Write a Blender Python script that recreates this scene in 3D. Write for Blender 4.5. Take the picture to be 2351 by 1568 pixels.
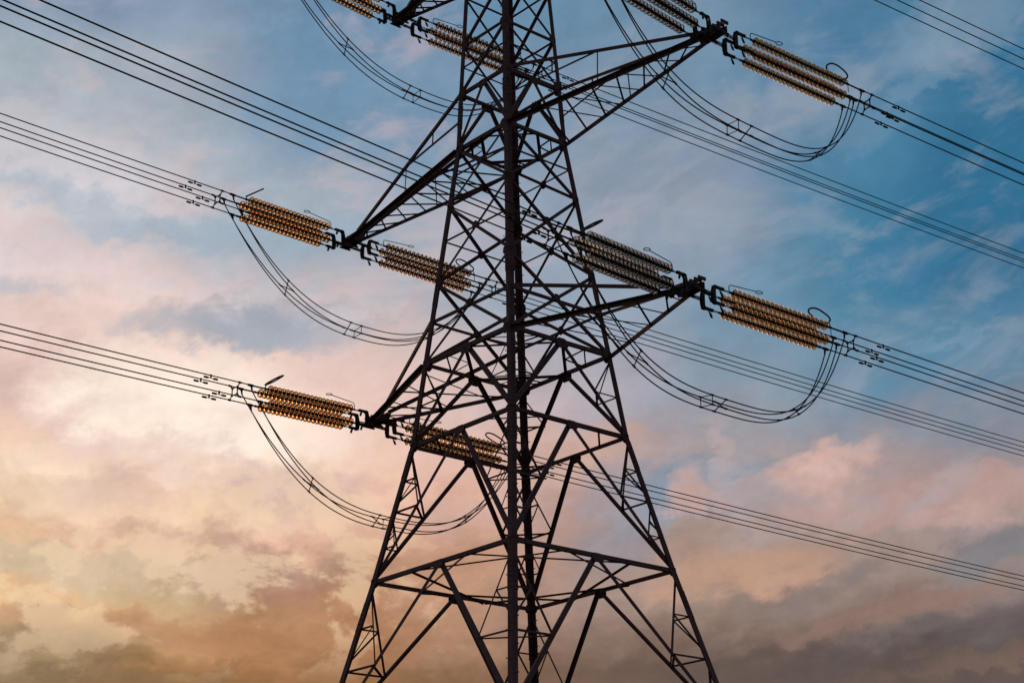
import bpy, math, random
from mathutils import Vector, Matrix

random.seed(7)
R = math.radians
scene = bpy.context.scene
for o in list(bpy.data.objects):
    bpy.data.objects.remove(o)
COL = scene.collection

# ------------------------------------------------------------------ camera
cam_d = bpy.data.cameras.new("camera")
cam = bpy.data.objects.new("camera", cam_d)
COL.objects.link(cam)
scene.camera = cam
cam_d.sensor_width = 36.0
cam_d.lens = 36.0 * 3935.27 / 2351.0
cam_d.clip_start = 0.1
cam_d.clip_end = 6000.0
CY, CP, CR = -0.00281, 0.37116, -0.02555
fwd = Vector((math.sin(CY) * math.cos(CP), math.cos(CY) * math.cos(CP), math.sin(CP)))
rgt = Vector((math.cos(CY), -math.sin(CY), 0.0))
upv = rgt.cross(fwd)
r2 = rgt * math.cos(CR) + upv * math.sin(CR)
u2 = -rgt * math.sin(CR) + upv * math.cos(CR)
M = Matrix((r2, u2, -fwd)).transposed().to_4x4()
M.translation = Vector((0.0, -48.0, 1.7))
cam.matrix_world = M

# ------------------------------------------------------------------ light
SUN_AZ, SUN_EL = R(-24.0), R(5.0)
sun_d = bpy.data.lights.new("sun", 'SUN')
sun_d.energy = 0.5
sun_d.angle = R(24.0)
sun_d.color = (1.0, 0.55, 0.25)
sun = bpy.data.objects.new("sun", sun_d)
COL.objects.link(sun)
sdir = Vector((math.sin(SUN_AZ) * math.cos(SUN_EL), math.cos(SUN_AZ) * math.cos(SUN_EL), math.sin(SUN_EL)))
sun.rotation_euler = (-sdir).to_track_quat('-Z', 'Y').to_euler()

scene.view_settings.view_transform = 'Standard'
scene.view_settings.look = 'None'
scene.view_settings.exposure = 0.0
scene.view_settings.gamma = 1.0
scene.cycles.max_bounces = 14
scene.cycles.transmission_bounces = 12
scene.cycles.caustics_refractive = False
scene.cycles.caustics_reflective = False
scene.cycles.use_denoising = True


def lin(c):
    out = []
    for v in c:
        v /= 255.0
        out.append(v / 12.92 if v <= 0.04045 else ((v + 0.055) / 1.055) ** 2.4)
    return tuple(out)


# ------------------------------------------------------------------ sky (world, all by direction)
world = bpy.data.worlds.new("World")
scene.world = world
world.use_nodes = True
NT = world.node_tree
NT.nodes.clear()


class G:
    """small helper to wire math nodes"""
    def __init__(s, nt):
        s.nt = nt

    def n(s, t, **kw):
        nd = s.nt.nodes.new(t)
        for k, v in kw.items():
            setattr(nd, k, v)
        return nd

    def put(s, sock, v):
        if isinstance(v, bpy.types.NodeSocket):
            s.nt.links.new(v, sock)
        elif v is not None:
            sock.default_value = v

    def m(s, op, a, b=None, c=None, clamp=False):
        nd = s.n('ShaderNodeMath', operation=op)
        nd.use_clamp = clamp
        s.put(nd.inputs[0], a)
        s.put(nd.inputs[1], b)
        if c is not None:
            s.put(nd.inputs[2], c)
        return nd.outputs[0]

    def mix(s, f, a, b, blend='MIX'):
        nd = s.n('ShaderNodeMix', data_type='RGBA', blend_type=blend)
        nd.clamp_factor = True
        s.put(nd.inputs[0], f)
        for sk, v in ((nd.inputs[6], a), (nd.inputs[7], b)):
            if isinstance(v, tuple) and len(v) == 3:
                v = (*v, 1.0)
            s.put(sk, v)
        return nd.outputs[2]

    def comb(s, x, y, z=0.0):
        nd = s.n('ShaderNodeCombineXYZ')
        s.put(nd.inputs[0], x)
        s.put(nd.inputs[1], y)
        s.put(nd.inputs[2], z)
        return nd.outputs[0]

    def noise(s, vec, scale, detail=5.0, rough=0.55, dist=0.0):
        nd = s.n('ShaderNodeTexNoise')
        nd.noise_dimensions = '3D'
        s.put(nd.inputs['Vector'], vec)
        nd.inputs['Scale'].default_value = scale
        nd.inputs['Detail'].default_value = detail
        nd.inputs['Roughness'].default_value = rough
        nd.inputs['Distortion'].default_value = dist
        return nd.outputs['Fac']

    def mapr(s, v, a, b, c=0.0, d=1.0, smooth=True):
        nd = s.n('ShaderNodeMapRange')
        nd.interpolation_type = 'SMOOTHSTEP' if smooth else 'LINEAR'
        s.put(nd.inputs[0], v)
        nd.inputs[1].default_value = a
        nd.inputs[2].default_value = b
        nd.inputs[3].default_value = c
        nd.inputs[4].default_value = d
        return nd.outputs[0]


g = G(NT)
tc = g.n('ShaderNodeTexCoord')
sep = g.n('ShaderNodeSeparateXYZ')
NT.links.new(tc.outputs['Generated'], sep.inputs[0])
X, Y, Z = sep.outputs
DEG = 180.0 / math.pi
az = g.m('MULTIPLY', g.m('ARCTAN2', X, Y), DEG)          # 0 = north (+Y), degrees, right positive
el = g.m('MULTIPLY', g.m('ARCSINE', Z), DEG)

# cloud drift coordinates: long streaks rising gently to the right
sx = g.m('MULTIPLY', az, 0.55)
sy = g.m('SUBTRACT', el, g.m('MULTIPLY', az, 0.10))
pv = g.comb(sx, sy, 3.1)
pv2 = g.comb(g.m('MULTIPLY', az, 0.8), sy, 11.7)
n_big = g.noise(pv, 0.22, 4.0, 0.5)
n_w1 = g.noise(pv, 0.30, 5.0, 0.55, 0.3)
n_w2 = g.noise(g.comb(sx, sy, 27.0), 0.30, 5.0, 0.55, 0.3)
n_mid = g.noise(pv2, 0.55, 7.0, 0.58, 0.25)
n_fine = g.noise(g.comb(sx, sy, 51.0), 1.1, 7.0, 0.6, 0.35)

n_vf = g.noise(g.comb(g.m('MULTIPLY', az, 0.8), sy, 63.0), 2.2, 6.0, 0.62, 0.5)
n_vf2 = g.noise(g.comb(g.m('MULTIPLY', az, 0.8), sy, 91.0), 2.0, 6.0, 0.62, 0.5)
azw = g.m('ADD', az, g.m('MULTIPLY', g.m('SUBTRACT', n_w1, 0.5), 5.0))
elw = g.m('ADD', el, g.m('MULTIPLY', g.m('SUBTRACT', n_w2, 0.5), 3.6))
elw = g.m('ADD', elw, g.m('MULTIPLY', g.m('SUBTRACT', n_fine, 0.5), 1.6))

# rows of sky colour by elevation (deg), each a ramp over azimuth from -26 to +26 degrees
AZ = [-26, -17.5, -12.6, -7.6, -2.5, 2.5, 7.6, 12.6, 17.5, 26]
ROWS = [
 (1.0,  [(235,150,80), (255,170,85), (255,170,80), (240,150,75), (205,125,75), (160,105,75), (120,88,72), (90,75,70), (80,70,68), (70,64,64)]),
 (5.5,  [(200,140,85), (215,145,80), (210,140,78), (190,125,72), (150,105,72), (120,92,74), (98,80,74), (84,74,72), (78,70,70), (70,64,66)]),
 (10.0, [(138,118,92), (140,118,90), (150,116,80), (152,110,74), (136,104,80), (118,96,84), (108,92,84), (104,90,84), (100,86,82), (94,84,84)]),
 (13.2, [(228,188,148), (232,192,150), (224,182,138), (198,158,130), (190,148,122), (164,140,130), (168,144,130), (160,140,132), (144,132,130), (130,126,130)]),
 (16.4, [(242,198,168), (244,202,172), (250,212,184), (238,194,170), (218,174,156), (188,158,150), (164,150,150), (166,148,146), (148,140,144), (128,130,140)]),
 (19.6, [(220,188,182), (224,196,190), (244,218,202), (214,192,188), (208,186,182), (176,168,176), (130,150,166), (96,136,162), (96,132,158), (80,120,150)]),
 (22.9, [(206,196,198), (214,202,204), (212,200,202), (172,180,190), (164,170,182), (146,162,178), (118,148,170), (74,126,156), (62,114,146), (56,106,140)]),
 (26.1, [(190,188,194), (200,196,202), (180,184,192), (160,170,182), (150,164,180), (138,152,170), (134,148,168), (80,128,158), (60,112,144), (54,104,138)]),
 (29.3, [(160,172,182), (164,176,186), (162,172,182), (126,152,176), (126,148,172), (128,148,168), (116,142,164), (80,124,156), (62,116,150), (50,104,142)]),
 (32.5, [(128,148,172), (132,150,174), (134,152,174), (110,142,170), (104,138,166), (108,140,166), (118,144,166), (88,126,156), (72,118,150), (54,104,142)]),
 (40.0, [(100,128,160), (100,130,162), (98,130,160), (90,126,158), (84,122,154), (82,120,152), (80,116,150), (70,108,146), (58,100,138), (48,92,130)]),
]
ramp_f = g.m('DIVIDE', g.m('ADD', azw, 26.0), 52.0)
ramp_f = g.m('MINIMUM', g.m('MAXIMUM', ramp_f, 0.0), 1.0)
acc = None
for j, (e0, cols) in enumerate(ROWS):
    rp = g.n('ShaderNodeValToRGB')
    rp.color_ramp.interpolation = 'B_SPLINE' if False else 'EASE'
    els = rp.color_ramp.elements
    while len(els) < len(AZ):
        els.new(0.5)
    for i, a_ in enumerate(AZ):
        els[i].position = (a_ + 26.0) / 52.0
    for i, c_ in enumerate(cols):
        els[i].color = (*lin(c_), 1.0)
    NT.links.new(ramp_f, rp.inputs[0])
    if acc is None:
        acc = rp.outputs[0]
    else:
        w_ = g.mapr(elw, ROWS[j - 1][0], e0)
        acc = g.mix(w_, acc, rp.outputs[0])

# single cloud banks: (azimuth, elevation, half width, half height, tilt) in degrees, colour, density
CLOUDS = [
 (-11.56, 19.06, 8.63, 4.22, 0, (244, 208, 192), 0.7),
 (-16.30, 26.78, 4.57, 0.87, -12, (214, 206, 210), 0.6),
 (-16.66, 25.70, 3.55, 0.55, -10, (172, 186, 198), 0.6),
 (-17.92, 24.81, 2.09, 0.73, -10, (224, 208, 204), 0.6),
 (-11.08, 24.74, 5.61, 0.73, 4, (160, 176, 190), 0.7),
 (-12.24, 23.30, 6.82, 0.76, -8, (226, 206, 204), 0.6),
 (-13.89, 20.81, 5.92, 1.46, 0, (230, 206, 198), 0.6),
 (-7.62, 23.94, 4.46, 1.38, 0, (152, 172, 188), 0.55),
 (-5.25, 23.25, 2.85, 0.87, 8, (196, 186, 190), 0.4),
 (-17.85, 22.47, 1.73, 0.44, 0, (172, 182, 196), 0.5),
 (-9.57, 21.72, 3.92, 0.84, 0, (136, 158, 176), 0.75),
 (-16.87, 19.63, 2.32, 1.09, 0, (198, 168, 162), 0.6),
 (-14.91, 18.48, 2.15, 0.87, 0, (214, 180, 170), 0.4),
 (-11.40, 18.71, 4.92, 1.89, -8, (255, 238, 222), 0.9),
 (-16.73, 16.28, 2.88, 1.16, 0, (248, 226, 200), 0.75),
 (-14.26, 16.19, 2.27, 0.58, -5, (206, 174, 166), 0.45),
 (-12.66, 17.45, 2.59, 0.67, -4, (214, 186, 180), 0.4),
 (-9.44, 16.44, 2.28, 0.87, 0, (210, 176, 170), 0.45),
 (-17.06, 15.15, 2.56, 1.31, 0, (226, 192, 162), 0.5),
 (-10.81, 15.52, 3.32, 0.76, 0, (238, 206, 176), 0.75),
 (-12.72, 14.62, 3.61, 0.52, 3, (200, 160, 144), 0.5),
 (-7.89, 16.35, 2.43, 0.87, 0, (190, 166, 166), 0.4),
 (-14.71, 13.69, 5.69, 0.64, -2, (206, 188, 160), 0.8),
 (-10.69, 12.82, 3.58, 0.61, -6, (188, 164, 132), 0.7),
 (-8.70, 13.50, 2.10, 0.90, -10, (156, 128, 126), 0.55),
 (-13.06, 11.96, 4.91, 0.52, -2, (170, 126, 102), 0.5),
 (-15.77, 11.14, 3.86, 0.58, 0, (140, 124, 98), 0.5),
 (-13.65, 10.22, 6.21, 0.44, -2, (122, 102, 78), 0.5),
 (-7.06, 11.89, 3.87, 1.31, 0, (166, 114, 78), 0.55),
 (-9.32, 10.48, 4.44, 0.58, -6, (146, 104, 72), 0.45),
 (1.03, 17.51, 2.60, 1.16, 0, (208, 172, 156), 0.6),
 (3.38, 15.98, 1.67, 1.31, 0, (138, 148, 164), 0.5),
 (2.86, 14.49, 1.35, 0.87, 10, (134, 140, 156), 0.5),
 (6.39, 16.12, 2.88, 1.02, 0, (112, 144, 166), 0.75),
 (5.79, 16.01, 1.06, 0.80, 20, (208, 172, 162), 0.7),
 (7.01, 17.38, 1.45, 0.52, -48, (204, 180, 178), 0.34),
 (10.35, 16.47, 1.82, 0.67, 12, (222, 182, 170), 0.85),
 (8.45, 15.86, 3.33, 0.66, 0, (192, 156, 146), 0.6),
 (12.76, 15.11, 6.33, 0.73, 3, (188, 156, 150), 0.6),
 (16.18, 15.22, 2.26, 0.87, 0, (192, 160, 152), 0.6),
 (7.37, 13.28, 2.84, 0.70, 4, (198, 156, 132), 0.65),
 (9.49, 12.59, 2.98, 0.47, 12, (118, 110, 112), 0.45),
 (16.09, 13.45, 2.54, 0.41, 12, (110, 118, 128), 0.5),
 (12.26, 11.81, 4.16, 0.38, 10, (146, 118, 108), 0.7),
 (13.96, 10.83, 4.45, 0.64, 6, (94, 92, 96), 0.45),
 (15.10, 10.04, 2.81, 0.32, 8, (126, 104, 94), 0.6),
 (8.56, 10.19, 5.33, 0.58, 0, (86, 76, 74), 0.5),
 (5.88, 24.26, 3.51, 1.89, 8, (150, 158, 172), 0.5),
 (11.05, 28.56, 2.98, 0.87, 12, (150, 160, 174), 0.4),
 (12.51, 27.41, 2.62, 0.73, 12, (120, 146, 168), 0.4),
 (16.82, 30.20, 2.86, 1.16, 10, (134, 154, 172), 0.65),
 (15.47, 28.44, 1.32, 0.32, 8, (120, 150, 172), 0.5),
 (13.99, 23.11, 1.27, 0.58, 10, (104, 138, 166), 0.6),
 (14.55, 20.36, 2.33, 0.20, 4, (116, 148, 172), 0.6),
 (16.42, 24.36, 3.52, 2.33, 0, (54, 108, 142), 0.6),
 (-2.84, 28.31, 3.97, 1.89, 0, (112, 146, 174), 0.5),
 (-7.77, 29.94, 3.02, 1.60, 0, (104, 140, 170), 0.5),
 (-12.62, 29.82, 3.36, 1.02, 0, (158, 162, 178), 0.4),
 (-17.71, 27.27, 2.62, 0.87, 0, (190, 190, 196), 0.5),
 (1.83, 22.43, 2.84, 1.16, 8, (150, 160, 176), 0.4),
]
pax = g.m('ADD', az, g.m('ADD', g.m('MULTIPLY', g.m('SUBTRACT', n_w2, 0.5), 5.0), g.m('ADD', g.m('MULTIPLY', g.m('SUBTRACT', n_fine, 0.5), 2.4), g.m('MULTIPLY', g.m('SUBTRACT', n_vf, 0.5), 1.3))))
pel = g.m('ADD', el, g.m('ADD', g.m('MULTIPLY', g.m('SUBTRACT', n_mid, 0.5), 2.2), g.m('ADD', g.m('MULTIPLY', g.m('SUBTRACT', n_fine, 0.5), 1.4), g.m('MULTIPLY', g.m('SUBTRACT', n_vf2, 0.5), 0.9))))
pvec = g.comb(pax, pel, 0.0)
for (a_, e_, sa_, se_, rot_, c_, w_) in CLOUDS:
    mp = g.n('ShaderNodeMapping', vector_type='TEXTURE')
    NT.links.new(pvec, mp.inputs['Vector'])
    mp.inputs['Location'].default_value = (a_, e_, 0)
    mp.inputs['Rotation'].default_value = (0, 0, R(rot_))
    mp.inputs['Scale'].default_value = (sa_ * 1.25, se_ * 1.25, 1.0)
    dt = g.n('ShaderNodeVectorMath', operation='DOT_PRODUCT')
    NT.links.new(mp.outputs[0], dt.inputs[0])
    NT.links.new(mp.outputs[0], dt.inputs[1])
    acc = g.mix(g.mapr(dt.outputs['Value'], 1.25, 0.0, 0.0, w_), acc, lin(c_))

# cloud structure: brighter warm tops, cooler gaps, finer wisps
warm = g.m('MULTIPLY', g.mapr(az, 14.0, -12.0), 1.0)
amp = g.m('ADD', 0.24, g.m('MULTIPLY', warm, 0.06))
lowmask = g.mapr(el, 20.0, 13.0)
amp = g.m('ADD', amp, g.m('MULTIPLY', lowmask, 0.12))
det = g.m('ADD', g.m('MULTIPLY', g.m('SUBTRACT', n_mid, 0.5), 1.4), g.m('ADD', g.m('MULTIPLY', g.m('SUBTRACT', n_fine, 0.5), 0.8), g.m('MULTIPLY', g.m('SUBTRACT', n_vf, 0.5), 0.6)))
gain = g.m('ADD', 1.0, g.m('MULTIPLY', det, amp))
gain = g.m('MINIMUM', g.m('MAXIMUM', gain, 0.70), 1.5)
gv = g.n('ShaderNodeVectorMath', operation='SCALE')
NT.links.new(acc, gv.inputs[0])
NT.links.new(gain, gv.inputs['Scale'])
col = gv.outputs[0]
# thin pink veil drifting over the blue
veil = g.mapr(g.noise(g.comb(g.m('MULTIPLY', az, 0.45), g.m('SUBTRACT', el, g.m('MULTIPLY', az, 0.16)), 77.0), 0.5, 7.0, 0.6, 0.5), 0.50, 0.70)
veil = g.m('MULTIPLY', veil, 0.32)
veil = g.m('MULTIPLY', veil, g.mapr(el, 11.0, 16.0))
col = g.mix(veil, col, g.mix(g.mapr(az, -4.0, 9.0), lin((222, 192, 188)), lin((168, 172, 182))))
# heaped cumulus edges low on the left
cum = g.noise(g.comb(g.m('MULTIPLY', az, 0.7), g.m('MULTIPLY', el, 1.0), 140.0), 0.40, 8.0, 0.60, 0.2)
cmask = g.m('MULTIPLY', g.mapr(cum, 0.50, 0.565), g.m('MULTIPLY', g.mapr(az, 1.0, -8.0), g.m('MULTIPLY', g.mapr(el, 19.0, 15.5), g.mapr(el, 9.5, 12.5))))
col = g.mix(g.m('MULTIPLY', cmask, 0.50), col, lin((246, 216, 180)))

hs = g.n('ShaderNodeHueSaturation')
hs.inputs['Saturation'].default_value = 1.04
hs.inputs['Value'].default_value = 1.02
NT.links.new(col, hs.inputs['Color'])
col = hs.outputs[0]

# real evening sky (Sky Texture) everywhere outside this cloud bank
sky = g.n('ShaderNodeTexSky')
sky.sky_type = 'NISHITA'
sky.sun_disc = False
sky.sun_elevation = SUN_EL
sky.sun_rotation = SUN_AZ
sky.air_density = 1.2
sky.dust_density = 2.0
sk = g.n('ShaderNodeVectorMath', operation='SCALE')
NT.links.new(sky.outputs[0], sk.inputs[0])
sk.inputs['Scale'].default_value = 0.06
inaz = g.mapr(g.m('ABSOLUTE', az), 62.0, 30.0)
inel = g.mapr(el, 62.0, 40.0)
front = g.m('MULTIPLY', inaz, inel)
glow = g.m('MULTIPLY', g.mapr(el, 9.5, 5.0), g.mapr(az, 18.0, -8.0))  # added boost to the unseen low sky, so the glass discs light up
gl = g.n('ShaderNodeVectorMath', operation='SCALE')
NT.links.new(col, gl.inputs[0])
NT.links.new(g.m('ADD', 1.0, g.m('MULTIPLY', glow, 1.6)), gl.inputs['Scale'])
col = gl.outputs[0]
col = g.mix(front, sk.outputs[0], col)
bg = g.n('ShaderNodeBackground')
NT.links.new(col, bg.inputs['Color'])
bg.inputs['Strength'].default_value = 1.0
world.cycles.sampling_method = 'MANUAL'
world.cycles.sample_map_resolution = 512
wo = g.n('ShaderNodeOutputWorld')
NT.links.new(bg.outputs[0], wo.inputs['Surface'])


# ------------------------------------------------------------------ materials
def new_mat(name):
    m = bpy.data.materials.new(name)
    m.use_nodes = True
    nt = m.node_tree
    return m, nt, nt.nodes['Principled BSDF']


def steel(name, c0, c1, rough, metal, scale):
    m, nt, b = new_mat(name)
    h = G(nt)
    t = h.n('ShaderNodeTexCoord')
    f = h.noise(t.outputs['Object'], scale, 6.0, 0.6)
    f2 = h.mapr(f, 0.3, 0.7)
    nt.links.new(h.mix(f2, c0, c1), b.inputs['Base Color'])
    nt.links.new(h.mapr(f, 0.2, 0.8, rough - 0.1, rough + 0.12), b.inputs['Roughness'])
    b.inputs['Metallic'].default_value = metal
    return m


M_STEEL = steel("weathered_steel", (0.150, 0.056, 0.090), (0.270, 0.130, 0.175), 0.62, 0.2, 1.7)
M_DARK = steel("forged_iron", (0.060, 0.038, 0.048), (0.110, 0.078, 0.090), 0.6, 0.3, 6.0)
M_WIRE = steel("aluminium_conductor", (0.036, 0.026, 0.036), (0.062, 0.050, 0.060), 0.65, 0.2, 3.0)
M_PLATE = steel("faded_plate", (0.16, 0.20, 0.22), (0.30, 0.34, 0.34), 0.5, 0.0, 20.0)

def glass(name, c0, c1):
    m, nt, b = new_mat(name)
    h = G(nt)
    t = h.n('ShaderNodeTexCoord')
    f = h.noise(t.outputs['Object'], 9.0, 3.0)
    nt.links.new(h.mix(h.mapr(f, 0.3, 0.7), c0, c1), b.inputs['Base Color'])
    b.inputs['Transmission Weight'].default_value = 1.0
    b.inputs['IOR'].default_value = 1.5
    nt.links.new(h.mapr(f, 0.25, 0.75, 0.03, 0.10), b.inputs['Roughness'])
    return m


M_GLASS = glass("sunset_tint_glass", (0.80, 0.42, 0.18), (0.94, 0.60, 0.30))  # clear glass in itself; amber of the refracted sunset put into the tint
M_SKY_TINT = glass("sky_tint_glass", (0.90, 0.73, 0.60), (0.97, 0.87, 0.76))  # copy of the same glass, grey of the refracted sky put into its colour
M_GRASS, nt, b = new_mat("field_grass")
h = G(nt)
t = h.n('ShaderNodeTexCoord')
f = h.noise(t.outputs['Object'], 0.15, 8.0, 0.65)
f3 = h.noise(t.outputs['Object'], 14.0, 4.0, 0.6)
c = h.mix(h.mapr(f, 0.35, 0.65), (0.035, 0.055, 0.018), (0.080, 0.085, 0.030))
c = h.mix(h.mapr(f3, 0.4, 0.7), c, (0.050, 0.070, 0.022))
nt.links.new(c, b.inputs['Base Color'])
b.inputs['Roughness'].default_value = 0.95


# ------------------------------------------------------------------ mesh helpers
class MB:
    def __init__(s):
        s.v = []
        s.f = []
        s.smooth = []

    def add(s, vs, fs, smooth=False):
        k = len(s.v)
        s.v += [tuple(p) for p in vs]
        for q in fs:
            s.f.append(tuple(i + k for i in q))
            s.smooth.append(smooth)

    def hexa(s, c):
        s.add(c, [(0, 3, 2, 1), (4, 5, 6, 7), (0, 1, 5, 4), (1, 2, 6, 5), (2, 3, 7, 6), (3, 0, 4, 7)])

    def beam(s, p, q, e1, e2, w, hgt, o1=0.0, o2=0.0):
        """rectangular bar p->q, width w along e1 and height hgt along e2 (starting at o1, o2)"""
        cs = []
        for base in (p, q):
            for (i, j) in ((0, 0), (1, 0), (1, 1), (0, 1)):
                cs.append(base + e1 * (o1 + i * w) + e2 * (o2 + j * hgt))
        s.hexa(cs)

    def angle(s, p, q, n, bw, th, off=0.0, flip=False, centre=True, leg2=None):
        """L section: one flange lies in the plane whose normal is n, the other runs inward along -n"""
        p, q = Vector(p), Vector(q)
        ax = (q - p).normalized()
        nn = (n - ax * n.dot(ax)).normalized()
        e = nn.cross(ax)
        if flip:
            e = -e
        o = -bw / 2 if centre else 0.0
        d = nn * (-off)
        s.beam(p + d, q + d, e, -nn, bw, th, o, 0.0)
        b2 = bw * 0.6 if leg2 is None else leg2
        s.beam(p + d, q + d, e, -nn, th, b2 - th, o, th + 0.0002)

    def corner(s, p, q, u, v, bw, th):
        """leg angle with flanges along u and v"""
        p, q = Vector(p), Vector(q)
        ax = (q - p).normalized()
        u = (u - ax * u.dot(ax)).normalized()
        v = (v - ax * v.dot(ax) - u * v.dot(u)).normalized()
        s.beam(p, q, u, v, bw, th)
        s.beam(p, q, u, v, th, bw - th, 0.0, th + 0.0002)

    def tube(s, pts, r, seg=8, cap=True, smooth=True):
        pts = [Vector(p) for p in pts]
        n = len(pts)
        rr = r if isinstance(r, (list, tuple)) else [r] * n
        ref = None
        ring = []
        for i, p in enumerate(pts):
            if i == 0:
                t_ = pts[1] - pts[0]
            elif i == n - 1:
                t_ = pts[-1] - pts[-2]
            else:
                t_ = (pts[i + 1] - pts[i]).normalized() + (pts[i] - pts[i - 1]).normalized()
            t_ = t_.normalized()
            if ref is None:
                ref = t_.orthogonal().normalized()
            else:
                ref = (ref - t_ * ref.dot(t_))
                ref = ref.normalized() if ref.length > 1e-6 else t_.orthogonal().normalized()
            bi = t_.cross(ref)
            for k in range(seg):
                a_ = 2 * math.pi * k / seg
                ring.append(p + (ref * math.cos(a_) + bi * math.sin(a_)) * rr[i])
        fs = []
        for i in range(n - 1):
            for k in range(seg):
                k2 = (k + 1) % seg
                fs.append((i * seg + k, i * seg + k2, (i + 1) * seg + k2, (i + 1) * seg + k))
        s.add(ring, fs, smooth)
        if cap:
            s.add(ring[:seg], [tuple(range(seg))[::-1]])
            s.add(ring[-seg:], [tuple(range(seg))])

    def plate(s, pts, n, th):
        """flat polygon pts extruded by th along n"""
        k = len(pts)
        vs = [Vector(p) for p in pts] + [Vector(p) + n * th for p in pts]
        fs = [tuple(range(k))[::-1], tuple(range(k, 2 * k))]
        for i in range(k):
            j = (i + 1) % k
            fs.append((i, j, j + k, i + k))
        s.add(vs, fs)

    def lathe(s, prof, seg=28, smooth=True, closed=False):
        """profile of (x, r) turned about the X axis"""
        ring = []
        for (x, r) in prof:
            for k in range(seg):
                a_ = 2 * math.pi * k / seg
                ring.append((x, r * math.cos(a_), r * math.sin(a_)))
        fs = []
        m_ = len(prof)
        for i in range(m_ if closed else m_ - 1):
            i2 = (i + 1) % m_
            for k in range(seg):
                k2 = (k + 1) % seg
                fs.append((i * seg + k, i * seg + k2, i2 * seg + k2, i2 * seg + k))
        s.add(ring, fs, smooth)

    def mesh(s, name, mat, fixn=False):
        me = bpy.data.meshes.new(name)
        me.from_pydata(s.v, [], s.f)
        me.polygons.foreach_set("use_smooth", s.smooth)
        me.materials.append(mat)
        if fixn:
            import bmesh
            bm = bmesh.new()
            bm.from_mesh(me)
            bmesh.ops.recalc_face_normals(bm, faces=bm.faces)
            bm.to_mesh(me)
            bm.free()
        me.update()
        return me

    def build(s, name, mat, parent=None, fixn=False):
        o = bpy.data.objects.new(name, s.mesh(name, mat, fixn))
        COL.objects.link(o)
        if parent is not None:
            o.parent = parent
        return o


def thing(name, label, cat, mw=None, group=None):
    o = bpy.data.objects.new(name, None)
    COL.objects.link(o)
    o.empty_display_size = 0.3
    if mw is not None:
        o.matrix_world = mw
    o['label'] = label
    o['category'] = cat
    if group:
        o['group'] = group
    return o


def copy_tree(o, parent=None):
    c_ = o.copy()
    COL.objects.link(c_)
    if parent is not None:
        c_.parent = parent
    for ch in list(o.children):
        copy_tree(ch, c_)
    return c_


# ------------------------------------------------------------------ ground
gb = MB()
NG = 24
for i in range(NG + 1):
    for j in range(NG + 1):
        x = -2400 + 4800 * i / NG
        y = -2400 + 4800 * j / NG
        gb.v.append((x, y, 0.0))
for i in range(NG):
    for j in range(NG):
        k = i * (NG + 1) + j
        gb.f.append((k, k + NG + 1, k + NG + 2, k + 1))
        gb.smooth.append(False)
gr = gb.build("ground", M_GRASS)
gr['kind'] = "structure"

# ------------------------------------------------------------------ pylon
TH = 0.84170
AX = Vector((math.cos(TH), -math.sin(TH), 0.0))      # along the crossarms (towards the right tip)
LX = Vector((math.sin(TH), math.cos(TH), 0.0))       # along the line
UP = Vector((0, 0, 1))
zB, z0, z1, z2, z3, zN, zM, z4, z5, zP = 8.45, 13.185, 17.210, 19.783, 21.116, 22.383, 24.962, 26.931, 28.889, 30.668
zQ, z6, z7, zT = 32.45, 34.10, 36.0, 42.5
ZS = [0.0, z0, z1, z4, z5, zP, z6, z7, zT]
slope0 = 1.11 * (2.27227 - 3.08052) / (z1 - z0)
WS = [3.08052 - slope0 * z0, 3.08052, 2.27227, 1.22763, 1.15, 1.070, 0.92, 0.84, 0.12]


def hw(z):
    for i in range(len(ZS) - 1):
        if z <= ZS[i + 1]:
            t_ = (z - ZS[i]) / (ZS[i + 1] - ZS[i])
            return WS[i] + t_ * (WS[i + 1] - WS[i])
    return WS[-1]


SG = [(-1, -1), (1, -1), (1, 1), (-1, 1)]            # left, near, right, far legs


def cn(i, z):
    sa, sl = SG[i % 4]
    w = hw(z)
    return AX * (sa * w) + LX * (sl * w) + UP * z


FN = [-LX, AX, LX, -AX]                               # outward normals of faces left-near, near-right, right-far, far-left


def fpt(face, t, z):
    return cn(face, z).lerp(cn(face + 1, z), t)


def fnormal(face, za, zb_):
    p, q, r_ = cn(face, za), cn(face + 1, za), cn(face, zb_)
    n_ = (q - p).cross(r_ - p).normalized()
    return n_ if n_.dot(FN[face]) > 0 else -n_


pylon = thing("pylon", "tall dark steel lattice electricity pylon with tapering legs and three tiers of crossarms", "pylon", Matrix.Identity(4))
_ctr = [0]


def joff():
    _ctr[0] += 1
    return 0.012 + (_ctr[0] % 9) * 0.0023


def member(name, face, p, q, bw, th=None, inset=0.08, inner=False, flip=False):
    """one straight angle bar of a tower face"""
    n_ = fnormal(face, min(p.z, q.z) if abs(p.z - q.z) > .01 else p.z, max(p.z, q.z) + (.5 if abs(p.z - q.z) < .01 else 0))
    m_ = MB()
    m_.angle(p, q, n_, bw, th or max(0.008, bw * 0.09), off=joff() + (0.03 if inner else 0.0), flip=flip)
    return m_.build(name, M_STEEL, pylon)


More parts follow.
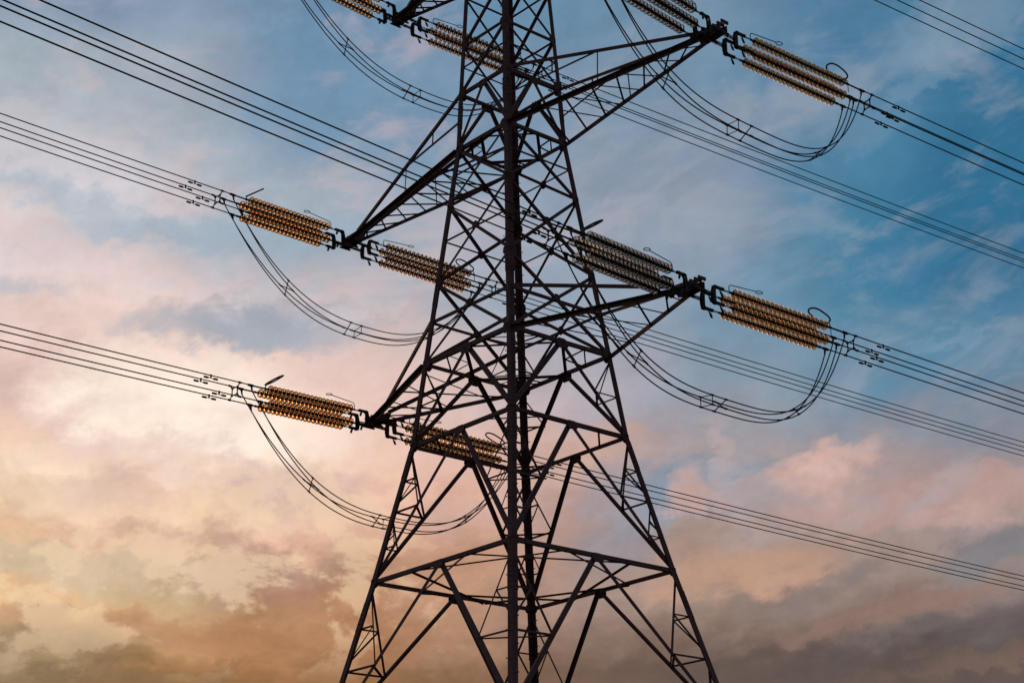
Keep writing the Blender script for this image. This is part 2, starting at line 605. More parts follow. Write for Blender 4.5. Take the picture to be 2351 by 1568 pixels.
# legs with step bolts and splice plates
for i in range(4):
    m_ = MB()
    sa, sl = SG[i]
    u_, v_ = -AX * sa, -LX * sl
    cuts = [0.0, z0, z1, z4, z5, z6, z7, zT]
    bws = [0.185, 0.18, 0.175, 0.165, 0.15, 0.14, 0.11]
    for k in range(len(cuts) - 1):
        m_.corner(cn(i, cuts[k]), cn(i, cuts[k + 1]), u_, v_, bws[k], 0.018)
    for zz in (z1 - 0.55, zN - 0.3, z5 - 0.75, z0 - 1.0):           # splice plates
        p, q = cn(i, zz - 0.42), cn(i, zz + 0.42)
        d = (AX * sa + LX * sl) * 0.006
        m_.corner(p + d, q + d, u_, v_, 0.20, 0.010)
        for kk in range(6):
            pb = p.lerp(q, (kk + .5) / 6)
            for (fd, od) in ((u_, -v_), (v_, -u_)):
                for off in (0.06, 0.13):
                    bp = pb + d + fd * off
                    m_.tube([bp, bp + od * 0.022], 0.014, 6, smooth=False)
    zz = 3.0
    k = 0
    while zz < z7:
        p = cn(i, zz)
        fd, od = ((u_, -v_), (v_, -u_))[k % 2]
        if i in (1, 3):
            bp = p + fd * 0.075
            m_.tube([bp - od * 0.03, bp + od * 0.13], 0.010, 6, smooth=False)
            m_.tube([bp + od * 0.13, bp + od * 0.145], 0.018, 6, smooth=False)
        zz += 0.38
        k += 1
    leg = m_.build("leg", M_STEEL, pylon)
    if i == 1:
        leg['label'] = "nearest leg catching a little bluish sky light"
        for zz, hh in ((28.25, 0.26), (21.0, 0.34), (19.95, 0.30)):
            s_ = MB()
            pc = cn(1, zz)
            nrm = -v_
            tv = (cn(1, zz + 1) - cn(1, zz)).normalized()
            s_.beam(pc + u_ * 0.07, pc + u_ * 0.07 + tv * hh, u_, nrm, 0.055, 0.006, 0.0, 0.004)
            for kk in range(3):
                s_.beam(pc + u_ * 0.078 + tv * (hh * (0.12 + 0.28 * kk)), pc + u_ * 0.078 + tv * (hh * (0.26 + 0.28 * kk)), u_, nrm, 0.038, 0.003, 0.0, 0.0105)
            s_.build("sign_plate", M_PLATE, leg)


def gusset(face, t, z, w, hh, cut=0.3, up=0.0):
    n_ = fnormal(face, z - 0.3, z + 0.3)
    e = (cn(face + 1, z) - cn(face, z)).normalized()
    vup = n_.cross(e)
    if vup.z < 0:
        vup = -vup
    c_ = fpt(face, t, z) + vup * up - n_ * 0.006
    a_, b_ = w / 2, hh / 2
    k = cut * min(w, hh)
    pts = [(-a_ + k, -b_), (a_ - k, -b_), (a_, -b_ + k), (a_, b_ - k), (a_ - k, b_), (-a_ + k, b_), (-a_, b_ - k), (-a_, -b_ + k)]
    m_ = MB()
    m_.plate([c_ + e * x + vup * y for x, y in pts], n_, 0.010)
    for bx in (-0.28, 0.0, 0.28):
        for by in (-0.25, 0.25):
            bp = c_ + e * (bx * w) + vup * (by * hh) + n_ * 0.010
            m_.tube([bp, bp + n_ * 0.018], 0.013, 6, smooth=False)
    return m_.build("gusset_plate", M_STEEL, pylon)


# level beams
HB = {z0: (.125, .125), z1: (.125, .125), z2: (.145, .125), z3: (.095, .095), z4: (.145, .12), z5: (.125, .15), zP: (.085, .085), zQ: (.08, .08), z6: (.16, .12), z7: (.10, .10)}
for zz, (w_ac, w_bd) in HB.items():
    for f in range(4):
        member("horizontal_beam", f, cn(f, zz), cn(f + 1, zz), w_ac if f % 2 == 0 else w_bd)


def lam(zt, zb_, bw, names="diagonal_brace"):
    """inverted V from the middle of the beam at zt down to the legs at zb_"""
    for f in range(4):
        mid = fpt(f, 0.5, zt)
        member(names, f, mid, cn(f, zb_), bw, inner=True)
        member(names, f, mid, cn(f + 1, zb_), bw, inner=True, flip=True)
        gusset(f, 0.5, zt, 0.42 if zt != z2 else 0.46, 0.28 if zt != z2 else 0.34, up=-0.08)


lam(z0, zB, .135)
lam(z1, z0, .135)
lam(z2, z1, .14)
lam(z5, z4, .125)
lam(zB - 0.35, 0.0, .14)
for f in range(4):
    member("horizontal_beam", f, cn(f, zB - .35), cn(f + 1, zB - .35), .125)


def xpan(zt, zb_, bw, center=True):
    wt, wb = hw(zt), hw(zb_)
    tz = wb / (wt + wb)                      # height fraction of the crossing above zb_
    zc = zb_ + (zt - zb_) * tz
    for f in range(4):
        member("diagonal_brace", f, cn(f, zt), cn(f + 1, zb_), bw)
        member("diagonal_brace", f, cn(f + 1, zt), cn(f, zb_), bw, inner=True)
        gusset(f, 0.5, zc, 0.24, 0.28)
    return zc


c1 = xpan(z4, zM, .095)
c2 = xpan(zM, zN, .105)
c3 = xpan(zN, z2, .105)
for f in range(4):
    for zz in (c1, c2):
        member("horizontal_strut", f, cn(f, zz), cn(f + 1, zz), .052, inner=True)
    member("horizontal_strut", f, cn(f, (zP + z5) / 2 + .1), cn(f + 1, (zP + z5) / 2 + .1), .050, inner=True)

# single diagonals above the middle crossarm, heavy on the two line faces
for (za, zb_) in ((z5, zP), (zP, zQ), (zQ, z6), (z6, z7)):
    member("diagonal_brace", 0, cn(0, za), cn(1, zb_), .105)
    member("diagonal_brace", 2, cn(3, za), cn(2, zb_), .105)
    member("diagonal_brace", 1, cn(1, zb_), cn(2, za), .062)
    member("diagonal_brace", 3, cn(0, zb_), cn(3, za), .062)
for f in range(4):
    member("diagonal_brace", f, cn(f, z7), cn(f + 1, (z7 + zT) / 2), .07)
    member("diagonal_brace", f, cn(f + 1, z7), cn(f, (z7 + zT) / 2), .07, inner=True)

# node plates on the legs
for zz, s_ in ((z0, .27), (z1, .27), (z2, .36), (zN, .30), (zM, .28), (z4, .36), (z5, .32), (zP, .28)):
    for f in range(4):
        tw = s_ * 0.5 / (2 * hw(zz))
        gusset(f, tw * .9, zz, s_ * 0.95, s_, 0.25)
        gusset(f, 1 - tw * .9, zz, s_ * 0.95, s_, 0.25)

# secondary bracing between legs and inverted Vs, one mesh per half panel
for f in range(4):
    for side in (0, 1):
        li = f + side

        def dg(zt, zb_, z):                   # point on the inverted V
            t_ = (zt - z) / (zt - zb_)
            return fpt(f, 0.5, zt).lerp(cn(li, zb_), t_)

        n_ = fnormal(f, z0, z1)
        m_ = MB()

        def rod(p, q, bw=.058):
            m_.angle(p, q, n_, bw, 0.006, off=0.045 + joff())
        # lowest visible panel
        K = dg(z0, zB, 10.66)
        top = cn(li, z0 - .12)
        midp = top.lerp(K, .5)
        rod(top, K)
        rod(cn(li, 10.66), K)
        rod(cn(li, midp.z), midp, .048)
        rod(midp, cn(li, 10.85), .048)
        m_.build("secondary_bracing", M_STEEL, pylon)
        # second panel
        m_ = MB()
        K = dg(z1, z0, 15.24)
        top = cn(li, z1 - .12)
        midp = top.lerp(K, .5)
        rod(top, K)
        rod(cn(li, 15.24), K)
        rod(cn(li, midp.z), midp, .048)
        rod(midp, cn(li, 15.42), .048)
        K2 = dg(z1, z0, 14.17)
        rod(cn(li, 15.18), K2, .042)
        rod(cn(li, 14.17), K2, .042)
        mp2 = cn(li, 15.18).lerp(K2, .52)
        rod(mp2, cn(li, 14.25), .036)
        m_.build("secondary_bracing", M_STEEL, pylon)
        # under the bottom crossarm
        m_ = MB()
        K = dg(z2, z1, 18.47)
        rod(cn(li, z2 - .12), K, .044)
        rod(cn(li, 18.47), K, .044)
        m_.build("secondary_bracing", M_STEEL, pylon)

# vertical posts under the lowest visible node
for i in range(4):
    m_ = MB()
    p = cn(i, 10.62)
    q = Vector((p.x, p.y, zB - .3)) * 1.0
    sa, sl = SG[i]
    m_.corner(p, q, -AX * sa, -LX * sl, .10, .010)
    m_.build("post", M_STEEL, pylon)


def planbars(name, segs, bw):
    m_ = MB()
    for k, (p, q) in enumerate(segs):
        m_.angle(p, q, UP, bw[k] if isinstance(bw, list) else bw, 0.007, off=0.03 + 0.004 * (k % 7))
    return m_.build(name, M_STEEL, pylon)


# plan bracing: star at the lowest level, diamonds at the crossarms, corner ties elsewhere
segs = []
for f in range(4):
    segs.append((fpt(f, .31, z0), fpt(f + 1, .31, z0) if False else fpt((f + 1) % 4, .31, z0)))
    segs.append((fpt(f, .70, z0), fpt((f + 1) % 4, .70, z0)))
planbars("plan_bracing", segs, .075)
for zz in (z2, z4, z6):
    segs = []
    bw = []
    for f in range(4):
        p, q = fpt(f, .5, zz), fpt((f + 1) % 4, .5, zz)
        segs.append((p, q))
        bw.append(.10)
        ca, cb = fpt(f, .72, zz), fpt((f + 1) % 4, .28, zz)
        mid = p.lerp(q, .5)
        segs += [(ca, cb), (ca, mid), (cb, mid)]
        bw += [.045, .045, .045]
    planbars("plan_bracing", segs, bw)
segs = []
for f in range(4):
    segs.append((fpt(f, .73, z1), fpt((f + 1) % 4, .27, z1)))
for sg_ in segs:
    planbars("corner_tie", [sg_], .06)
for (zt, zb_, zk) in ((z0, zB, 10.66), (z1, z0, 15.24), (z2, z1, 18.47)):
    segs = []
    for f in range(4):
        a_ = fpt(f, .5, zt).lerp(cn(f + 1, zb_), (zt - zk) / (zt - zb_))
        g2 = (f + 1) % 4
        b_ = fpt(g2, .5, zt).lerp(cn(g2, zb_), (zt - zk) / (zt - zb_))
        segs.append((a_, b_))
    for sg_ in segs:
        planbars("corner_tie", [sg_], .066)

# ------------------------------------------------------------------ crossarms
TIP = {('b', -1): Vector((-4.8490, 5.4282, 19.7688)), ('b', 1): Vector((4.8957, -5.4805, 19.7293)),
       ('m', -1): Vector((-5.8263, 6.5223, 26.7422)), ('m', 1): Vector((5.8847, -6.5876, 26.9705)),
       ('t', -1): Vector((-3.9017, 4.3677, 34.3665)), ('t', 1): Vector((3.7974, -4.2510, 34.3601))}
LEV = {'b': (z2, z3), 'm': (z4, z5), 't': (z6, z7)}
ARMLAB = {('b', -1): "lower left crossarm", ('b', 1): "lower right crossarm, its tip nearest the viewer",
          ('m', -1): "middle left crossarm, the longest on its side", ('m', 1): "middle right crossarm reaching to the top of the frame"}
for (k, s), T in TIP.items():
    zb_, zt = LEV[k]
    arm = bpy.data.objects.new("crossarm", None)
    COL.objects.link(arm)
    arm.parent = pylon
    if (k, s) in ARMLAB:
        arm['label'] = ARMLAB[(k, s)]
    ids = (1, 2) if s == 1 else (0, 3)                # line-near side, line-far side
    bot, topc = [], []
    for j, i in enumerate(ids):
        lo = -1 if j == 0 else 1
        pr = cn(i, zb_)
        pt = T + LX * (lo * 0.10)
        bot.append((pr, pt))
        m_ = MB()
        bw_ = .135 if (j == 0) == (s == 1) else .155
        m_.angle(pr, pt, UP, bw_, .014, off=0.0, flip=(j == 0) == (s == 1), centre=True, leg2=bw_)
        m_.build("bottom_chord", M_STEEL, arm)
        pr2 = cn(i, zt)
        pt2 = T - AX * (s * 0.75) + LX * (lo * 0.16) + UP * 0.16
        topc.append((pr2, pt2))
        m_ = MB()
        m_.angle(pr2, pt2, LX * lo, .115, .010, off=0.01, flip=True)
        m_.build("top_chord", M_STEEL, arm)
    # lattice in the bottom plane
    m_ = MB()

    def bc(j, t_):
        return bot[j][0].lerp(bot[j][1], t_)
    if k == 'b':
        pairs = [(.10, .22, 0), (.31, .48, 0), (.59, .645, 0), (.82, .825, 0), (.42, .12, 1), (.69, .48, 1), (.85, .67, 1)]
    else:
        pairs = [(t_, min(t_ + .095, .97), 0) for t_ in (.17, .29, .42, .54, .67, .79, .88)]
        pairs += [(t_, t_ - .14, 1) for t_ in (.17, .29, .42, .54, .67, .79, .88)]
    for q, (ta, tb_, kd) in enumerate(pairs):
        m_.angle(bc(0, ta), bc(1, tb_), UP, .060 if kd == 0 else .052, .006, off=0.025 + .016 * kd + .003 * (q % 4), flip=bool(kd))
    m_.build("arm_lattice", M_STEEL, arm)
    if k != 'b':
        for j, i in enumerate(ids):
            lo = -1 if j == 0 else 1
            m_ = MB()
            nd = topc[j][0].lerp(topc[j][1], .50)
            lm = cn(i, (zb_ + zt) / 2)
            m_.angle(nd, lm, LX * lo, .062, .007, off=0.03)
            tb = .447
            m_.angle(nd, bc(j, tb), LX * lo, .045, .006, off=0.04)
            m_.angle(nd.lerp(lm, .50), topc[j][0].lerp(topc[j][1], .25), LX * lo, .040, .006, off=0.05)
            m_.build("arm_brace", M_STEEL, arm)
    # tip head: two side plates, top and end plates, bolts
    m_ = MB()
    for lo in (-1, 1):
        c0_ = T + LX * (lo * 0.125)
        pts = [c0_ + AX * (s * 0.16) - UP * 0.13, c0_ + AX * (s * 0.16) + UP * 0.08, c0_ - AX * (s * 0.25) + UP * 0.17,
               c0_ - AX * (s * 0.82) + UP * 0.20, c0_ - AX * (s * 0.90) + UP * 0.10, c0_ - AX * (s * 0.82) - UP * 0.06, c0_ - AX * (s * 0.35) - UP * 0.17]
        m_.plate(pts, LX * lo, 0.014)
        for bx in (0.05, -0.12, -0.32, -0.52, -0.70):
            for bz in (-0.05, 0.06):
                p = c0_ + AX * (s * bx) + UP * bz + LX * (lo * 0.014)
                m_.tube([p, p + LX * (lo * 0.03)], 0.018, 6, smooth=False)
    for (ox, dz) in ((0.12, -0.14), (-0.33, -0.18)):
        p = T + AX * (s * ox)
        m_.tube([p - LX * 0.22 + UP * dz, p + LX * 0.22 + UP * dz], 0.035, 8)
    for ox in (0.17, 0.02, -0.15):
        p = T + AX * (s * ox) + UP * 0.10
        m_.beam(p - LX * 0.14, p + LX * 0.14, AX, UP, 0.05, 0.09)
    m_.plate([T + AX * (s * 0.10) - LX * .12 - UP * .12, T + AX * (s * 0.10) + LX * .12 - UP * .12, T - AX * (s * .62) + LX * .19 - UP * .11, T - AX * (s * .62) - LX * .19 - UP * .11], UP, .012)
    m_.build("tip_plate", M_STEEL, arm)

# ------------------------------------------------------------------ insulator sets (local: x along the string, y across, z up)
SP = 0.225
N_DISC, PITCH, X0 = 21, 0.1725, 1.34
disc = MB()
prof = [(0.000, 0.040), (-0.006, 0.062), (-0.002, 0.085), (0.014, 0.112), (0.032, 0.134), (0.050, 0.141), (0.058, 0.137),
        (0.054, 0.128), (0.040, 0.122), (0.033, 0.116), (0.056, 0.110), (0.056, 0.102), (0.032, 0.096), (0.027, 0.088), (0.056, 0.081), (0.056, 0.073),
        (0.026, 0.066), (0.022, 0.055), (0.040, 0.046), (0.040, 0.040)]
disc.lathe(prof, 24, closed=True)
DISC_ME = disc.mesh("glass_disc", M_GLASS, fixn=True)
SKY_TINT_ME = disc.mesh("glass_disc", M_SKY_TINT, fixn=True)

core = MB()
core.tube([(X0 - 0.10, 0, 0), (X0 + N_DISC * PITCH + 0.03, 0, 0)], 0.021, 8)
for i in range(N_DISC):
    xx = X0 + i * PITCH
    core.tube([(xx - 0.070, 0, 0), (xx - 0.058, 0, 0), (xx - 0.02, 0, 0), (xx + 0.004, 0, 0), (xx + 0.03, 0, 0)], [0.028, 0.044, 0.050, 0.058, 0.040], 12)
core.tube([(X0 - 0.16, 0, 0), (X0 - 0.07, 0, 0)], 0.034, 8)
core.tube([(X0 + N_DISC * PITCH - 0.05, 0, 0), (X0 + N_DISC * PITCH + 0.10, 0, 0)], 0.036, 8)
CORE_ME = core.mesh("insulator_string", M_DARK)
XE = X0 + N_DISC * PITCH


def ring_link(m_, c_, ax, rad, r_, wide=1.0, nrm='z'):
    pts = []
    for k in range(13):
        a_ = 2 * math.pi * k / 12
        d = Vector((math.cos(a_) * ax, math.sin(a_) * rad, 0)) if nrm == 'z' else Vector((math.cos(a_) * ax, 0, math.sin(a_) * rad))
        pts.append(Vector(c_) + d)
    m_.tube(pts, r_, 6, cap=False)


LUG = {1: 0.66, -1: 0.30}


def build_set(ys, label):
    root = thing("insulator_set", label, "insulator", None, "insulator sets on the crossarms")
    for y in (SP, -SP):
        m_ = MB()                                                       # perforated link plates from the arm
        for dy in (-0.022, 0.022):
            x_ = -0.02
            m_.beam(Vector((x_, y + dy, 0.02)), Vector((0.60, y + dy, 0.0)), Vector((0, 1, 0)), Vector((0, 0, 1)), 0.010, 0.012, -.005, 0.035)
            m_.beam(Vector((x_, y + dy, 0.02)), Vector((0.60, y + dy, 0.0)), Vector((0, 1, 0)), Vector((0, 0, 1)), 0.010, 0.012, -.005, -0.045)
            for k in range(12):
                xx = -0.02 + 0.62 * k / 11
                m_.beam(Vector((xx, y + dy, 0.0)), Vector((xx + 0.026, y + dy, 0.0)), Vector((0, 1, 0)), Vector((0, 0, 1)), 0.0098, 0.072, -.0049, -.035)
        for xx in (0.03, 0.30, 0.56):
            m_.tube([(xx, y - 0.06, 0.0), (xx, y + 0.06, 0.0)], 0.020, 8)
        m_.build("link_plate", M_DARK, root)
        # C shaped yoke
        m_ = MB()
        for dy in (-0.045, 0.030):
            c_ = [(0.54, y + dy, -0.10), (0.58, y + dy, -0.27), (0.70, y + dy, -0.285), (0.70, y + dy, -0.20), (0.665, y + dy, -0.17), (0.655, y + dy, 0.17), (0.70, y + dy, 0.20),
                  (0.70, y + dy, 0.285), (0.58, y + dy, 0.27), (0.54, y + dy, 0.10)]
            m_.plate([Vector(p) for p in c_], Vector((0, 1, 0)), 0.014)
        for zz in (SP + .01, -SP - .01):
            m_.beam(Vector((0.62, y, zz)), Vector((0.97, y, zz)), Vector((0, 1, 0)), Vector((0, 0, 1)), 0.050, 0.085, -0.025, -0.035)
            m_.tube([(0.64, y - 0.07, zz), (0.64, y + 0.07, zz)], 0.024, 8)
            m_.tube([(0.93, y - 0.06, zz + .01), (0.93, y + 0.06, zz + .01)], 0.026, 8)
            fin = []
            for k in range(7):
                a_ = math.pi / 2 * k / 6
                fin.append(Vector((0.86 + 0.14 * math.sin(a_), y + .035, zz - 0.03 - 0.16 * (1 - math.cos(a_)))))
            fin.append(Vector((1.0, y + .035, zz - 0.20)))
            fin.append(Vector((0.93, y + .035, zz - 0.19)))
            m_.plate(fin, Vector((0, 1, 0)), 0.02)
        m_.build("yoke_plate", M_DARK, root)
        for z in (SP, -SP):
            m_ = MB()
            for q in range(3):
                xx = 1.00 + 0.075 * q
                ring_link(m_, (xx, y, z), 0.047, 0.026, 0.0095, nrm='z' if q % 2 else 'y')
            m_.tube([(0.94, y, z), (1.0, y, z)], 0.018, 6)
            m_.build("chain_link", M_DARK, root)
            st = bpy.data.objects.new("insulator_string", CORE_ME)
            COL.objects.link(st)
            st.parent = root
            st.location = (0, y, z)
            for i in range(N_DISC):
                d = bpy.data.objects.new("glass_disc", DISC_ME)
                COL.objects.link(d)
                d.parent = st
                d.location = (X0 + i * PITCH, 0, 0)
                d.rotation_euler = (random.uniform(0, 6.28), random.uniform(-.03, .03), random.uniform(-.03, .03))
            # dead-end clamp with the jumper lug
            m_ = MB()
            lx = XE + LUG[1 if z > 0 else -1]
            m_.tube([(XE + 0.06, y, z), (XE + 0.10, y, z), (XE + 0.14, y, z)], [0.03, 0.042, 0.03], 8)
            m_.tube([(XE + 0.10, y, z), (lx - 0.10, y, z), (lx - 0.06, y, z), (lx + 0.10, y, z), (lx + 0.16, y, z)], [0.026, 0.026, 0.042, 0.042, 0.02], 10)
            m_.tube([(lx + 0.02, y, z), (lx - 0.01, y, z - 0.07), (lx - 0.02, y, z - 0.17)], [0.038, 0.030, 0.026], 8)
            m_.build("dead_end_clamp", M_DARK, root)
    # arcing horn with a ring at its end, tower side
    m_ = MB()
    y, z = ys * SP, SP
    pts = [(1.18, y, z), (1.175, y, z + 0.14), (1.19, y, z + 0.20), (1.23, y, z + 0.225), (1.30, y, z + 0.235), (2.20, y, z + 0.31)]
    m_.tube(pts, 0.013, 8)
    ring_link(m_, (2.31, y, z + 0.315), 0.11, 0.075, 0.013)
    m_.build("arcing_horn", M_DARK, root)
    # line side: big rounded hoop held over the last discs
    m_ = MB()
    e1 = Vector((-0.80, 0, 0.26 if ys < 0 else 0.50)).normalized()
    e2 = Vector((0, 1, 0))
    c0_ = Vector((XE + 0.02, y, z + 0.15))
    pts = []
    LH, WH = 0.74, 0.20
    for k in range(33):
        a_ = 2 * math.pi * k / 32
        ca, sa_ = math.cos(a_), math.sin(a_)
        u_ = (abs(ca) ** 0.75) * (1 if ca > 0 else -1)
        v_ = (abs(sa_) ** 0.85) * (1 if sa_ > 0 else -1)
        pts.append(c0_ + e1 * (LH / 2 * (1 + u_)) + e2 * (WH * v_))
    m_.tube(pts, 0.025, 8, cap=False)
    m_.tube([c0_, (XE + 0.08, y, z + 0.08), (XE + 0.10, y, z)], 0.016, 8)
    m_.tube([(XE + 0.10, y, z), (XE + 0.11, y, -SP * 0.15)], 0.012, 6)
    m_.build("corona_hoop", M_DARK, root)
    return root


AZR, AZL = 0.09389, -0.16291
KR, KL = 0.00042, 0.00032
SLOPE = {('b', 1, 1): -.0555, ('m', 1, 1): -.0555, ('t', 1, 1): -.035, ('m', -1, 1): -.0562, ('b', -1, 1): -.0587, ('t', -1, 1): -.049,
         ('m', -1, -1): -.0768, ('b', -1, -1): -.0755, ('b', 1, -1): -.0652, ('m', 1, -1): -.068, ('t', -1, -1): -.072, ('t', 1, -1): -.068}


def frame(k, s, sd):
    T = TIP[(k, s)]
    A = T - AX * (s * 0.22) - UP * 0.10
    a_ = TH + (AZR if sd == 1 else AZL)
    D = Vector((math.sin(a_), math.cos(a_), 0)) * sd
    sl = SLOPE[(k, s, sd)]
    X_ = (D + UP * sl).normalized()
    H = Vector((math.cos(a_), -math.sin(a_), 0))       # across, towards the right-hand arms
    return A, D, X_, H, sl


POS = {('b', -1): "lower left", ('b', 1): "lower right", ('m', -1): "middle left", ('m', 1): "middle right", ('t', -1): "upper left", ('t', 1): "upper right"}
SETLAB = {
 ('b', 1, 1): "amber insulator strings with an arched hoop, right of the lower right crossarm tip",
 ('m', 1, 1): "amber insulator strings in three rows, right of the middle right crossarm tip",
 ('t', 1, 1): "insulator strings right of the upper right crossarm, above the frame",
 ('b', -1, 1): "amber insulator strings right of the lower left crossarm tip, behind the diagonal braces",
 ('m', -1, 1): "amber insulator strings right of the middle left crossarm tip, behind the left leg",
 ('t', -1, 1): "amber insulator strings near the top, right of the upper left crossarm tip",
 ('b', -1, -1): "brightest golden insulator strings, left of the lower left crossarm tip",
 ('m', -1, -1): "golden insulator strings left of the middle left crossarm tip, against grey sky",
 ('t', -1, -1): "insulator strings left of the upper left crossarm tip, cut by the top edge",
 ('b', 1, -1): "large greyish insulator strings left of the lower right crossarm tip, nearly end-on",
 ('m', 1, -1): "large greyish insulator strings left of the middle right crossarm tip, at the top edge",
 ('t', 1, -1): "insulator strings left of the upper right crossarm, above the frame",
}
protos = {}
for (k, s) in (('b', -1), ('m', 1), ('b', 1), ('m', -1), ('t', -1), ('t', 1)):
    for sd in (1, -1):
        A, D, X_, H, sl = frame(k, s, sd)
        Yl = -H if sd == 1 else H
        Zl = X_.cross(Yl).normalized()
        mw = Matrix((X_, Yl, Zl)).transposed().to_4x4()
        mw.translation = A
        if sd not in protos:
            protos[sd] = build_set(-1 if sd == 1 else 1, SETLAB[(k, s, sd)])
            o = protos[sd]
        else:
            o = copy_tree(protos[sd])
            o['label'] = SETLAB[(k, s, sd)]
        if s == 1 and sd == -1:                      # same glass here, with the refracted sky's grey painted into its tint
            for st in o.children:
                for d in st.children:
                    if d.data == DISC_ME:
                        d.data = SKY_TINT_ME
        o.matrix_world = mw

# ------------------------------------------------------------------ conductor bundles
WLAB = {
 ('b', 1, 1): "four black wires with dampers and a square spacer running right from the lower right insulators",
 ('m', 1, 1): "black wires with dampers running right from the middle right insulators, two of them overlapping",
 ('t', 1, 1): "four black wires crossing the top right corner of the sky",
 ('b', -1, 1): "lowest four wires on the right, running behind the pylon's right leg",
 ('m', -1, 1): "four wires passing behind the lower right jumper loop, from the middle left crossarm",
 ('t', -1, 1): "four wires passing under the middle right jumper loop, from the upper left crossarm",
 ('b', -1, -1): "lowest four wires on the left, across the palest cloud, ending at golden insulators",
 ('m', -1, -1): "four wires in the middle of the left sky, ending at the middle left golden insulators",
 ('t', -1, -1): "four wires running left from the upper left insulators, above the frame",
 ('b', 1, -1): "thickest looking wires on the upper left, passing behind the middle left crossarm",
 ('m', 1, -1): "four wires running left from the middle right insulators, above the frame",
 ('t', 1, -1): "four wires running left from the upper right insulators, above the frame",
}
WR = 0.0185
for (k, s) in (('b', 1), ('m', 1), ('b', -1), ('m', -1), ('t', -1), ('t', 1)):
    for sd in (1, -1):
        A, D, X_, H, sl = frame(k, s, sd)
        kk = KR if sd == 1 else KL

        def zt_(t_):
            t0 = 70.0
            if t_ <= t0:
                return sl * t_ + kk * t_ * t_
            return sl * t0 + kk * t0 * t0 + (sl + 2 * kk * t0) * (t_ - t0) * 1.0 + 0.00005 * (t_ - t0) ** 2

        def bp(t_, y, z):
            return A + D * t_ + UP * (zt_(t_) + z) + H * y
        root = thing("conductor_bundle", WLAB[(k, s, sd)], "power lines", Matrix.Translation(bp(XE + .5, 0, 0)), "wire bundles leaving the pylon")
        inv = Matrix.Translation(-bp(XE + .5, 0, 0))
        off = bp(XE + .5, 0, 0)
        for y in (SP, -SP):
            for z in (SP, -SP):
                m_ = MB()
                lx = XE + LUG[1 if z > 0 else -1]
                tt = [lx]
                t_ = lx
                while t_ < 420:
                    t_ += 1.2 if t_ < 12 else (3.0 if t_ < 70 else 10.0)
                    tt.append(t_)
                m_.tube([bp(q, y, z) - off for q in tt], WR, 8)
                m_.build("conductor", M_WIRE, root)
                # vibration damper
                m_ = MB()
                td = 7.0 + (0.22 if z > 0 else -0.12) + (0.0)
                c_ = bp(td, y, z) - off
                ax = (bp(td + .1, y, z) - bp(td - .1, y, z)).normalized()
                m_.tube([c_ + UP * 0.03, c_ - UP * 0.085], 0.026, 8)
                c2_ = c_ - UP * 0.085
                m_.tube([c2_ - ax * 0.20, c2_ + ax * 0.20], 0.010, 6)
                for sg in (-1, 1):
                    m_.tube([c2_ + ax * (sg * 0.09), c2_ + ax * (sg * 0.11), c2_ + ax * (sg * 0.25), c2_ + ax * (sg * 0.27)], [0.02, 0.032, 0.032, 0.022], 10)
                m_.build("vibration_damper", M_DARK, root)
        m_ = MB()                                           # square frame spacer with four arms
        ts_ = 6.08
        c_ = bp(ts_, 0, 0) - off
        q = 0.115
        cs = [c_ + H * (a_ * q) + UP * (b_ * q) for a_, b_ in ((-1, -1), (1, -1), (1, 1), (-1, 1))]
        for i in range(4):
            m_.tube([cs[i], cs[(i + 1) % 4]], 0.019, 8)
        for i, (a_, b_) in enumerate(((-1, -1), (1, -1), (1, 1), (-1, 1))):
            m_.tube([cs[i] - H * (a_ * .02) - UP * (b_ * .02), cs[i] + H * (a_ * .02) + UP * (b_ * .02)], 0.034, 8)
            e = bp(ts_, a_ * SP, b_ * SP) - off
            m_.tube([cs[i], e], 0.018, 8)
            m_.tube([e - D * 0.05, e + D * 0.05], 0.034, 8)
        m_.build("spacer", M_DARK, root)

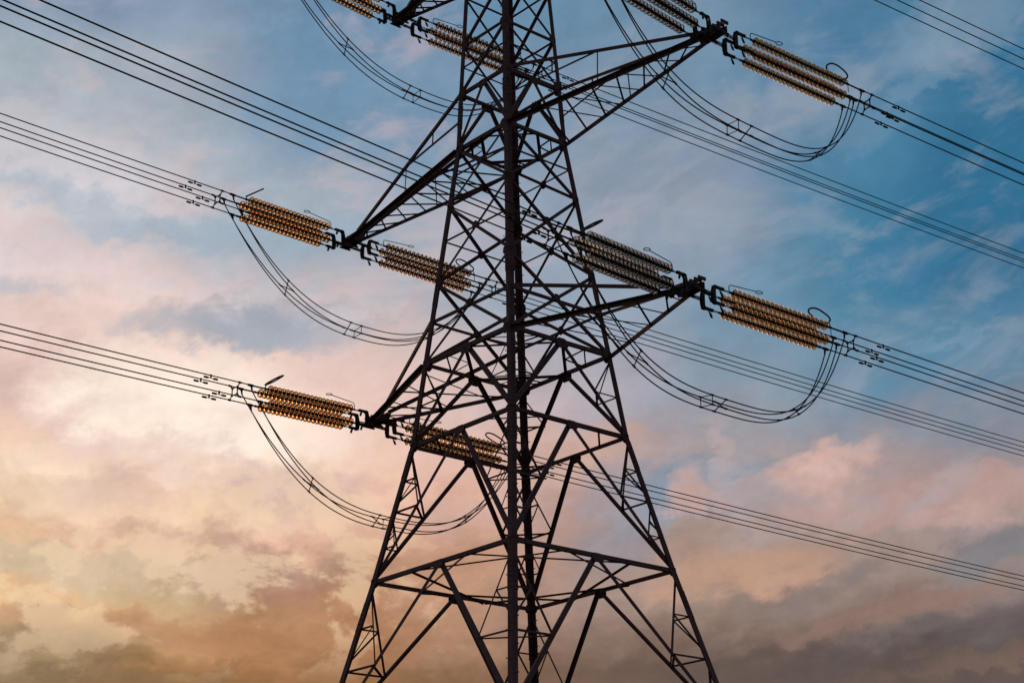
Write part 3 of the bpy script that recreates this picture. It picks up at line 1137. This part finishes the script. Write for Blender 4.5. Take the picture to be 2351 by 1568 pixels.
# ------------------------------------------------------------------ jumper loops
JLAB = {
 ('b', 1): "lower right jumper loop of four black wires hanging under the crossarm tip",
 ('m', 1): "upper right jumper loop of four black wires hanging under the middle right crossarm",
 ('b', -1): "lowest jumper loop, hanging left of the pylon and passing behind its left leg",
 ('m', -1): "jumper loop hanging under the middle left crossarm, left of the pylon",
 ('t', -1): "upper left jumper loop, sweeping down from the top edge to the pylon",
 ('t', 1): "jumper loop under the upper right crossarm, above the frame",
}
JP = {('b', 1): (3.22, 3.2, .16), ('m', 1): (3.22, 3.3, .26), ('b', -1): (3.26, 2.75, .27), ('m', -1): (3.26, 2.5, .08), ('t', -1): (3.34, 2.5, .45), ('t', 1): (3.3, 2.3, .3)}
for (k, s) in JP:
    S_, n_, dl = JP[(k, s)]
    ends = {}
    for sd in (-1, 1):
        A, D, X_, H, sl = frame(k, s, sd)
        Yl = H
        Zl = Vector((-X_.x * X_.z, -X_.y * X_.z, 1 - X_.z ** 2)).normalized()
        for y in (1, -1):
            for z in (1, -1):
                lx = XE + LUG[z]
                ends[(sd, y, z)] = A + X_ * (lx - 0.02) + Yl * (y * SP) + Zl * (z * SP - 0.17)
    off = (ends[(1, 1, -1)] + ends[(-1, 1, -1)]) * .5
    root = thing("jumper_loop", JLAB[(k, s)], "jumper cable", Matrix.Translation(off), "jumper loops under the crossarms")

    jit = {(y, z): random.uniform(-.035, .035) for y in (1, -1) for z in (1, -1)}

    def jc(y, z, u_):
        a0, a1 = ends[(-1, y, z)], ends[(1, y, z)]
        pf = 1 - abs(2 * u_ - 1) ** n_
        sq = 1.0 - 0.14 * pf
        p = a0.lerp(a1, u_) + pf * (UP * (-S_ + 0.20 - 0.09 * z + jit[(y, z)]) + AX * dl)
        return p + AX * (-y * SP * (1 - sq))
    for y in (1, -1):
        for z in (1, -1):
            m_ = MB()
            pts = []
            N = 64
            for i in range(N + 1):
                v = i / N
                u_ = 0.5 - 0.5 * math.cos(math.pi * v)
                pts.append(jc(y, z, u_) - off)
            m_.tube(pts, 0.0175, 8)
            m_.build("jumper_wire", M_WIRE, root)
    for (us, kind) in ((.20, 'x'), (.435, 'x'), (.475, 'box'), (.79, 'x')) if s == -1 else ((.20, 'x'), (.435, 'box'), (.485, 'x'), (.79, 'x')):
        m_ = MB()
        q = {(y, z): jc(y, z, us) - off for y in (1, -1) for z in (1, -1)}
        tg = (jc(1, 1, us + .004) - jc(1, 1, us - .004)).normalized()
        if kind == 'x':
            m_.tube([q[(1, 1)], q[(-1, -1)]], 0.016, 6)
            m_.tube([q[(1, -1)], q[(-1, 1)]], 0.016, 6)
        else:
            cyc = [(1, 1), (1, -1), (-1, -1), (-1, 1)]
            for i in range(4):
                m_.tube([q[cyc[i]], q[cyc[(i + 1) % 4]]], 0.012, 6)
        for p in q.values():
            m_.tube([p - tg * 0.055, p + tg * 0.055], 0.027, 8)
        m_.build("jumper_spacer", M_DARK, root)
